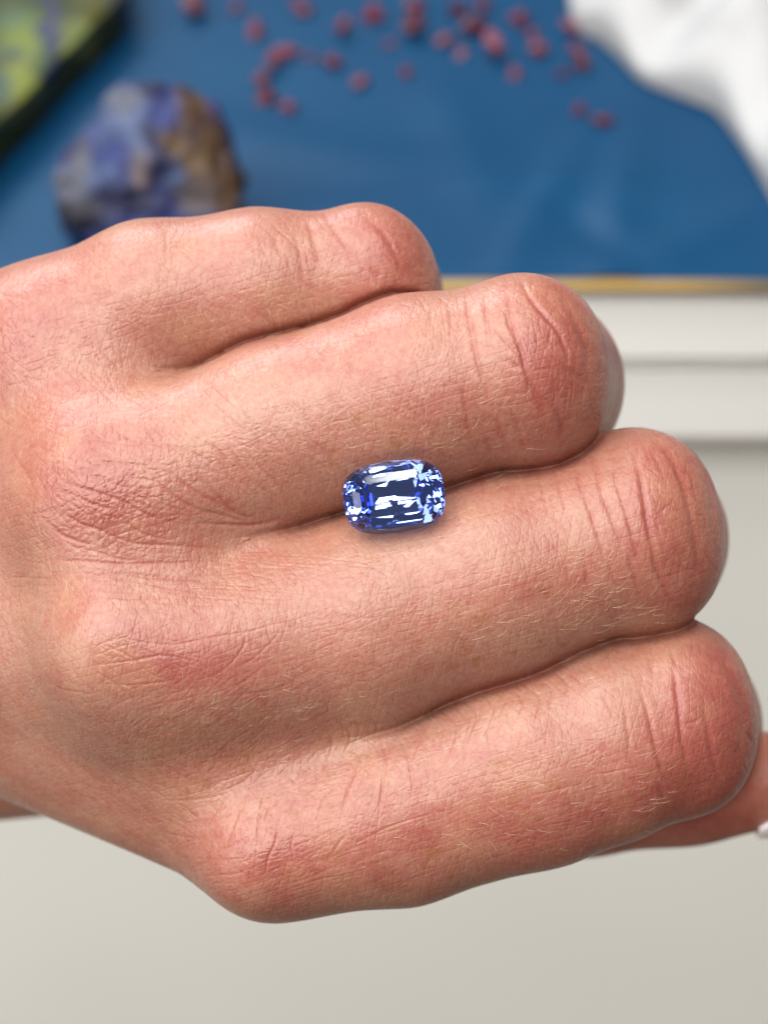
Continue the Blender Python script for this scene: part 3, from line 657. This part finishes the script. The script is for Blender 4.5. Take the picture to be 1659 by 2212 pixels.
Z1 = 0.10 + 0.42 * math.tan(R(48)); Z2 = Z1 + 0.53 * math.tan(R(37))
for ph in (0, 90, 180, 270): facet(R(ph), 0.42, Z1, 37, 1)
for ph in (24, 156, 204, 336, 58, 122, 238, 302): facet(R(ph), 0.45, Z1, 38, 1)
for ph in (0, 90, 180, 270): facet(R(ph), 0.95, Z2, 25, 1)
for ph in (40, 140, 220, 320): facet(R(ph), 0.95, Z2 - 0.02, 24, 1)
cut(Vector((0, 0, 1)), Vector((0, 0, TZ)))
def pav(ph, steps):
    ins, z = 0.0, 0.10
    for al, dl in steps:
        facet(R(ph + grr.uniform(-2, 2)), ins, z, al + grr.uniform(-0.8, 0.8), -1); ins += dl; z += dl * math.tan(R(al))
for ph in (87, 93, 267, 273): pav(ph, ((50, .3), (48, .35), (46, .4), (44, .42), (41.5, .45), (39, .5), (37, .8)))
for ph in (72, 108, 252, 288): pav(ph, ((51, .35), (48.5, .45), (45, .5), (42, .6), (39, .8)))
for ph in (52, 128, 232, 308): pav(ph, ((50, .35), (47, .5), (44, .6), (41, .8)))
for ph in (0, 180): pav(ph, ((50, .4), (47, .5), (44, .6), (41, .7), (38, 1)))
for ph in (16, -16, 164, 196): pav(ph, ((50, .4), (46, .6), (42.5, 1)))
for ph in (34, -34, 146, 214): pav(ph, ((50, .45), (47, .7), (43.5, .9), (40, 1)))
bmesh.ops.remove_doubles(bm, verts=bm.verts, dist=1e-4)
bmesh.ops.recalc_face_normals(bm, faces=bm.faces)
# a nibbled rim at the right-hand end of the girdle
print('gem', len(bm.faces), 'depth', min(v.co.z for v in bm.verts))
gem_me = bm_mesh('sapphire', bm)
Mg = Matrix(((RT.x, UP.x, -FW.x, 0), (RT.y, UP.y, -FW.y, 0), (RT.z, UP.z, -FW.z, 0), (0, 0, 0, 1)))
gc = to_world(np.array([P(851, 1073, -0.25)]))[0]
loc = Matrix.Rotation(R(8.0), 4, 'Z') @ Matrix.Rotation(R(-4), 4, 'Y') @ Matrix.Rotation(R(4), 4, 'X') @ Matrix.Scale(0.001, 4)
gem_me.transform(loc)
gm = NT('sapphire')
gm.t.nodes.remove(gm.b)
gl = gm.add('ShaderNodeBsdfRefraction', {'Color': (1, 1, 1, 1), 'Roughness': 0.0, 'IOR': 1.77}) if False else gm.add('ShaderNodeBsdfGlass', {'Color': (0.93, 0.96, 1.0, 1), 'Roughness': 0.0, 'IOR': 1.768})
va = gm.add('ShaderNodeVolumeAbsorption', {'Color': (0.34, 0.475, 0.935, 1), 'Density': 185.0})
out = gm.n['Material Output']; gm.link(gl.outputs[0], out.inputs['Surface']); gm.link(va.outputs[0], out.inputs['Volume'])
gem = obj('sapphire', gem_me, gm.m, None, smooth=False)
gem.matrix_world = Matrix.Translation(gc) @ Mg
tag(gem, 'cushion cut blue sapphire lying in the groove between two fingers', 'gemstone')

# ================================================================== stones on the board
def rock_mesh(name, rad, seed, sub=5, amp=0.22, facets=14, flat=0.0, taper=0.0):
    rr = random.Random(seed); bm = bmesh.new(); bmesh.ops.create_icosphere(bm, subdivisions=sub, radius=1)
    pl = [(Vector((rr.gauss(0, 1), rr.gauss(0, 1), rr.gauss(0, 1))).normalized(), rr.uniform(.62, .95)) for _ in range(facets)]
    off = Vector((seed * 3.1, seed * 1.7, 0))
    for v in bm.verts:
        p = v.co.copy()
        for nn, dd in pl:
            e = p.dot(nn) - dd
            if e > 0: p -= nn * e * 0.9
        p *= 1 + amp * mnoise.fractal(p * 1.6 + off, 1.0, 2.0, 4) * 0.6
        k = 1 - taper * p.z; v.co = Vector((p.x * rad[0] * k, p.y * rad[1] * k, p.z * rad[2]))
    zmin = min(v.co.z for v in bm.verts)
    for v in bm.verts: v.co.z -= zmin + flat
    for v in bm.verts: v.co.z = max(v.co.z, 0)
    return bm_mesh(name, bm)
def blob_attr(o, blobs, defc, sharp=2.0, scale=1.0):
    """mineral colours laid on a stone in patches that were mapped by eye (design units)"""
    me = o.data; mw = o.matrix_world; cols = np.zeros((len(me.vertices), 4), np.float32)
    for v in me.vertices:
        p = mw @ v.co; r = p - CO; z = r.dot(FW); x = r.dot(RT) / z * DM / 1000 / (S / 1000) / 1 ; x = r.dot(RT) / z * DM / S + 829.5; y = 1106 - r.dot(UP) / z * DM / S
        x += 26 * mnoise.noise(p * 120); y += 26 * mnoise.noise(p * 120 + Vector((7, 3, 1)))
        acc = Vector(defc) * 0.06; wt = 0.06
        for bx, by, brx, bry, c in blobs:
            q = ((x - bx) / brx) ** 2 + ((y - by) / bry) ** 2; g = math.exp(-sharp * q); acc += Vector(c) * g; wt += g
        c = acc / wt; cols[v.index] = (c[0], c[1], c[2], 1)
    if scale != 1: cols[:, :3] *= scale
    a = me.attributes.new('mineral', 'FLOAT_COLOR', 'POINT'); a.data.foreach_set('color', cols.ravel())
def stone_mat(name, rough):
    s = NT(name); a = s.add('ShaderNodeAttribute', attribute_name='mineral'); tc = s.add('ShaderNodeTexCoord')
    nz = s.add('ShaderNodeTexNoise', {'Vector': tc.outputs['Object'], 'Scale': 260.0, 'Detail': 5.0, 'Roughness': 0.7})
    s.set(Base_Color=s.mix(0.75, a.outputs['Color'], s.mix(nz.outputs['Fac'], (0.25, 0.25, 0.25), (1.0, 1.0, 1.0)), 'OVERLAY'), Roughness=rough)
    bp = s.add('ShaderNodeBump', {'Height': nz.outputs['Fac'], 'Strength': 0.6, 'Distance': 0.0008}); s.link(bp.outputs[0], s.b.inputs['Normal'])
    return s.m
# rough lapis lump
lp = obj('lapis_stone', rock_mesh('lapis_stone', (0.0225, 0.0175, 0.0205), 11, 6, .30, 18, 0.004, 0.30), stone_mat('lapis', 0.6))
q = on_plane(352, 520); lp.location = q + Vector((0, 0.004, 0)); lp.rotation_euler = (0, 0, R(12))
bpy.context.view_layer.update()
BL = (0.006, 0.008, 0.055); MB = (0.018, 0.038, 0.21); PB = (0.10, 0.15, 0.30); GY = (0.15, 0.16, 0.20); TN = (0.17, 0.10, 0.032); GO = (0.125, 0.058, 0.004); DK = (0.02, 0.017, 0.02); PK = (0.27, 0.20, 0.18); PU = (0.025, 0.015, 0.06)
blob_attr(lp, [(265, 235, 55, 45, GY), (250, 270, 45, 45, PB), (300, 290, 30, 60, PB), (320, 195, 25, 30, BL), (350, 235, 40, 40, MB), (330, 285, 25, 25, BL), (260, 345, 50, 60, MB), (225, 380, 35, 40, PB), (150, 400, 45, 50, GY), (180, 340, 30, 50, GY),
               (150, 290, 35, 45, PU), (175, 240, 35, 40, BL), (300, 350, 28, 40, PK), (270, 360, 16, 16, PU), (350, 360, 40, 35, BL), (385, 385, 28, 30, PB), (380, 310, 35, 35, TN), (410, 220, 35, 70, GO), (450, 330, 40, 90, GO), (500, 410, 40, 80, GO), (420, 350, 40, 40, TN),
               (430, 420, 45, 50, (0.16, 0.13, 0.12)), (270, 440, 70, 35, BL), (170, 460, 70, 45, DK), (320, 430, 50, 30, BL), (310, 385, 30, 25, PK)], MB, 2.8, 0.48)
tag(lp, 'rough lump of blue lapis with white and golden brown patches on the blue board', 'stone')
# green and blue slab in the corner
sl_m = NT('malachite_slab')
tc = sl_m.add('ShaderNodeTexCoord'); mp = sl_m.add('ShaderNodeMapping', {'Vector': tc.outputs['Object']}); mp.inputs['Scale'].default_value = (1, 1, 1)
n1 = sl_m.add('ShaderNodeTexNoise', {'Vector': mp.outputs[0], 'Scale': 85.0, 'Detail': 5.0, 'Roughness': 0.6}); n2 = sl_m.add('ShaderNodeTexNoise', {'Vector': mp.outputs[0], 'Scale': 40.0, 'Detail': 3.0})
c = sl_m.ramp(n1.outputs['Fac'], [(0.30, (0.02, 0.035, 0.05)), (0.42, (0.04, 0.085, 0.035)), (0.52, (0.11, 0.14, 0.02)), (0.62, (0.12, 0.105, 0.015)), (0.72, (0.05, 0.05, 0.03))])
a_ = sl_m.add('ShaderNodeAttribute', attribute_name='mineral')
c = sl_m.mix(0.8, c, a_.outputs['Color'])
sl_m.set(Base_Color=c, Roughness=0.62, Specular_IOR_Level=0.2)
bm = bmesh.new()
E0, E1 = on_plane(-260, 525, 0.012), on_plane(280, -25, 0.012); E2 = on_plane(245, -260, 0.012); E3 = on_plane(-600, -260, 0.012); E4 = on_plane(-650, 400, 0.012)
ring_ = [E0.lerp(E1, t / 14) for t in range(15)] + [E1.lerp(E2, t / 8) for t in range(1, 9)] + [E3, E4]
for i, p in enumerate(ring_):
    if 0 < i < 22: p += Vector((mnoise.noise(p * 90), mnoise.noise(p * 90 + Vector((5, 0, 0))), 0)) * 0.0012
ctr = sum(ring_, Vector()) / len(ring_)
lv = []
for z, ins in ((0.0003, 0.16), (0.005, 0.10), (0.0095, 0.02), (0.0118, 0.0), (0.0128, 0.2), (0.0130, .4), (0.0128, .6), (0.0129, .8)):
    lv.append([bm.verts.new((p.x + (ctr.x - p.x) * ins, p.y + (ctr.y - p.y) * ins, z + (0.0006 * mnoise.noise(p * 120 + Vector((0, 0, z * 300)))if z > .001 else 0))) for p in ring_])
for a, b in zip(lv[:-1], lv[1:]):
    for i in range(len(ring_)):
        j = (i + 1) % len(ring_); bm.faces.new((a[i], a[j], b[j], b[i]))
cv = bm.verts.new((ctr.x, ctr.y, 0.0128))
for i in range(len(ring_)): bm.faces.new((lv[-1][i], lv[-1][(i + 1) % len(ring_)], cv))
bm.faces.new(lv[0][::-1]); bmesh.ops.recalc_face_normals(bm, faces=bm.faces)
bmesh.ops.subdivide_edges(bm, edges=bm.edges[:], cuts=3, use_grid_fill=True)
slab = obj('green_stone', bm_mesh('green_stone', bm), sl_m.m)
blob_attr(slab, [(30, 120, 20, 22, (0.02, 0.03, 0.14)), (150, 40, 22, 20, (0.03, 0.03, 0.02)), (85, 215, 22, 20, (0.03, 0.05, 0.10)), (150, 130, 26, 14, (0.02, 0.03, 0.02)), (108, 40, 16, 60, (0.03, 0.02, 0.17)), (112, 110, 18, 50, (0.03, 0.02, 0.15)), (105, 160, 18, 20, (0.02, 0.015, 0.10)), (160, 85, 40, 40, (0.27, 0.30, 0.10)), (55, 100, 45, 60, (0.22, 0.27, 0.06)), (50, 180, 50, 40, (0.28, 0.30, 0.05)), (30, 40, 40, 40, (0.08, 0.15, 0.10)), (75, 130, 25, 30, (0.05, 0.09, 0.05)),
                 (210, 20, 50, 40, (0.07, 0.06, 0.015)), (190, 90, 30, 30, (0.15, 0.13, 0.02)), (10, 190, 25, 40, (0.05, 0.10, 0.12)), (20, 240, 30, 30, (0.16, 0.16, 0.06)), (245, 5, 30, 20, (0.03, 0.02, 0.12)), (10, 10, 60, 15, (0.05, 0.04, 0.02))], (0.022, 0.032, 0.014), 2.8, 0.62)
tag(slab, 'polished green and olive stone slab with a dark blue vein, on the blue board', 'stone')

# red crystals
cry = NT('red_crystal'); oi = cry.add('ShaderNodeObjectInfo')
cry.set(Base_Color=cry.ramp(oi.outputs['Color'], [(0, (0.048, 0.005, 0.015)), (0.5, (0.120, 0.022, 0.038)), (1, (0.185, 0.055, 0.080))]), Roughness=0.45, Specular_IOR_Level=0.25)
cr_me = []
for s in range(6):
    rr = random.Random(s + 50); bm = bmesh.new(); bmesh.ops.create_cube(bm, size=8)
    for _ in range(13):
        nn = Vector((rr.gauss(0, 1), rr.gauss(0, 1), rr.gauss(0, 1))).normalized()
        r = bmesh.ops.bisect_plane(bm, geom=bm.verts[:] + bm.edges[:] + bm.faces[:], plane_co=nn * rr.uniform(.72, 1.05), plane_no=nn, clear_outer=True)
        e = [g for g in r['geom_cut'] if isinstance(g, bmesh.types.BMEdge)]
        if len(e) > 2: bmesh.ops.contextual_create(bm, geom=e)
    bmesh.ops.recalc_face_normals(bm, faces=bm.faces)
    zmin = min(v.co.z for v in bm.verts)
    for v in bm.verts: v.co.z -= zmin
    k = max(max(abs(v.co.x), abs(v.co.y)) for v in bm.verts)
    for v in bm.verts: v.co /= k
    m_ = bm_mesh('red_crystal', bm); m_.materials.append(cry.m); cr_me.append(m_)
CRY = [  # x, y, half width, stretch, turn, tone, label
 (421, 22, 30, 1.25, 60, .15, 'large dark red crystal at the far edge, nearest the green stone slab'),
 (514, 14, 17, 1.0, 10, .5, 'small red crystal at the far edge, second from the green stone slab'),
 (555, 67, 22, 1.45, 95, .6, 'long pinkish crystal standing alone below the far edge, left of the others'),
 (655, 20, 24, 1.2, -20, .55, 'red crystal at the far edge between the lone long one and the brownish one'),
 (640, 4, 16, 1.0, 30, .6, 'pale red crystal tucked behind a bigger one at the far edge, left half'),
 (619, 113, 22, 1.4, 55, .65, 'upper brownish pink crystal of the chain above the lapis lump'),
 (593, 142, 20, 1.2, 30, .35, 'second crystal from the top in the chain above the lapis lump'),
 (570, 168, 22, 1.1, 0, .3, 'dark red crystal at the left of the chain above the lapis lump'),
 (579, 208, 25, 1.2, 80, .2, 'darkest red crystal at the bottom of the chain above the lapis lump'),
 (627, 230, 21, 1.25, 110, .7, 'pink crystal at the lower right end of the chain above the lapis lump'),
 (668, 122, 14, 1.0, 0, .55, 'tiny faint crystal between the chain and the deep red round one'),
 (719, 136, 18, 1.0, 20, .2, 'deep red round crystal right of the tiny faint one'),
 (741, 72, 17, 1.0, 0, .55, 'faint pinkish crystal below the brownish one, left of centre'),
 (781, 172, 22, 1.05, 15, .6, 'round salmon red crystal nearest the viewer left of centre'),
 (809, 34, 23, 1.05, 35, .5, 'brownish red crystal near the far edge at the middle'),
 (842, 92, 16, 1.1, 0, .75, 'pale violet pink crystal left of the big dark pair at the middle'),
 (874, 156, 18, 1.0, 40, .4, 'single dull red crystal below the big dark pair at the middle'),
 (898, 18, 20, 1.2, 80, .35, 'upper crystal of the dark pair at the middle'),
 (892, 68, 27, 1.15, 10, .12, 'big dark red crystal, lower one of the pair at the middle'),
 (963, 86, 21, 1.1, 0, .6, 'rosy crystal right of the big dark pair'),
 (998, 112, 18, 1.3, 100, .75, 'pale mauve crystal hanging below the densest heap'),
 (990, 20, 25, 1.2, 0, .15, 'dark red crystal at the left of the densest heap'),
 (1040, 12, 21, 1.1, 30, .4, 'red crystal at the back of the densest heap'),
 (1026, 58, 27, 1.2, 75, .08, 'nearly black red crystal in the middle of the densest heap'),
 (1068, 116, 24, 1.3, 80, .7, 'bright pink crystal in front of the densest heap'),
 (1062, 84, 18, 1.0, 0, .4, 'small red crystal wedged between the bright pink one and the densest heap'),
 (1111, 157, 18, 1.1, 110, .8, 'pale mauve crystal in front of and right of the bright pink one'),
 (1125, 40, 25, 1.2, 100, .55, 'large rosy crystal right of the densest heap'),
 (1148, 74, 20, 1.2, 70, .5, 'red crystal just below the large rosy one'),
 (1165, 110, 18, 1.2, 70, .6, 'pinkish crystal at the lower end of the row below the large rosy one'),
 (1232, 66, 19, 1.2, 100, .6, 'violet pink crystal right beside the corner of the white cloth'),
 (1241, 104, 18, 1.3, 90, .35, 'red crystal below the one at the corner of the white cloth'),
 (1255, 138, 23, 1.05, 0, .15, 'dark red crystal at the bottom of the row by the white cloth'),
 (1214, 157, 17, 1.0, 20, .3, 'small red crystal left of the dark one that ends the row by the cloth'),
 (1248, 237, 18, 1.0, 0, .35, 'left one of the two outlying crystals below the white cloth'),
 (1302, 261, 19, 1.0, 35, .12, 'right, darker one of the two outlying crystals below the white cloth')]
for i, (x, y, hw, st, rot, tone, lab) in enumerate(CRY):
    p = on_plane(x, y + hw * 0.5); dep = (p - CO).dot(FW); r = hw * S / DM * dep * 1.2
    o = bpy.data.objects.new('red_crystal', cr_me[i % 6]); C.objects.link(o)
    o.location = p; o.rotation_euler = (0, 0, R(rot + i * 17 % 20)); o.scale = (r * st ** .5, r / st ** .5, r * (0.6 + 0.35 * ((i * 7) % 5) / 4)); o.color = (tone, tone, tone, 1)
    if st > 1.15: o.rotation_euler = (0, 0, R(rot))
    tag(o, lab, 'crystal', 'red crystals scattered on the blue board')

# white cloth
cl = NT('white_cloth')
tc = cl.add('ShaderNodeTexCoord'); n1 = cl.add('ShaderNodeTexNoise', {'Vector': tc.outputs['Object'], 'Scale': 1500.0, 'Detail': 2.0})
bp = cl.add('ShaderNodeBump', {'Height': n1.outputs['Fac'], 'Strength': 0.3, 'Distance': 0.0003})
cl.set(Base_Color=(0.37, 0.368, 0.365, 1), Roughness=0.8, Normal=bp.outputs[0], Sheen_Weight=0.0)
edge = spline([(1205, -160), (1222, -60), (1232, 20), (1242, 66), (1290, 88), (1340, 130), (1385, 175), (1440, 200), (1500, 222), (1545, 245), (1590, 300), (1630, 365), (1670, 440), (1720, 540), (1780, 640)], 10)
pw = [on_plane(x, y + 4, 0.0) for x, y in edge]
NS = 60; inw = Vector((0.80, 0.60, 0)); rows = []
for s in range(NS + 1):
    u = s / NS; dist = 0.16 * u ** 1.6; row = []
    for i, p in enumerate(pw):
        t = i / len(pw)
        h = 0.009 * (1 - math.exp(-dist / 0.004)) + 0.022 * (1 - math.exp(-dist / 0.035))
        q = p + inw * dist
        # long folds running from the near edge up and back
        a = R(58); vv = -q.x * math.sin(a) + q.y * math.cos(a); uu = q.x * math.cos(a) + q.y * math.sin(a)
        fo = math.sin(vv * 150 + 2.2 * math.sin(uu * 22) + 3 * mnoise.noise(q * 14)); 
        rise = 1 - math.exp(-dist / 0.010)
        h += rise * (0.0080 * fo + 0.004 * mnoise.noise(q * 45) + 0.006 * mnoise.noise(q * 20 + Vector((3, 1, 0))))
        q = q + Vector((-0.8, -0.6, 0)) * 0.003 * math.sin(min(1, dist / 0.006) * math.pi) + Vector((0, 0, max(h, 0.0004 + 0.0003 * u)))
        row.append(q)
    rows.append(row)
V = np.array([tuple(p) for r in rows for p in r]); nn_ = len(pw); I = np.arange(len(V)).reshape(NS + 1, nn_)
F = np.stack([I[:-1, :-1], I[:-1, 1:], I[1:, 1:], I[1:, :-1]], -1).reshape(-1, 4)
cloth = obj('white_cloth', mesh_np('white_cloth', V, F), cl.m)
ss = cloth.modifiers.new('sub', 'SUBSURF'); ss.levels = 1; ss.render_levels = 1
so = cloth.modifiers.new('thick', 'SOLIDIFY'); so.thickness = 0.0008
tag(cloth, 'white cloth lying crumpled in soft folds on the blue board beside the red crystals', 'cloth')
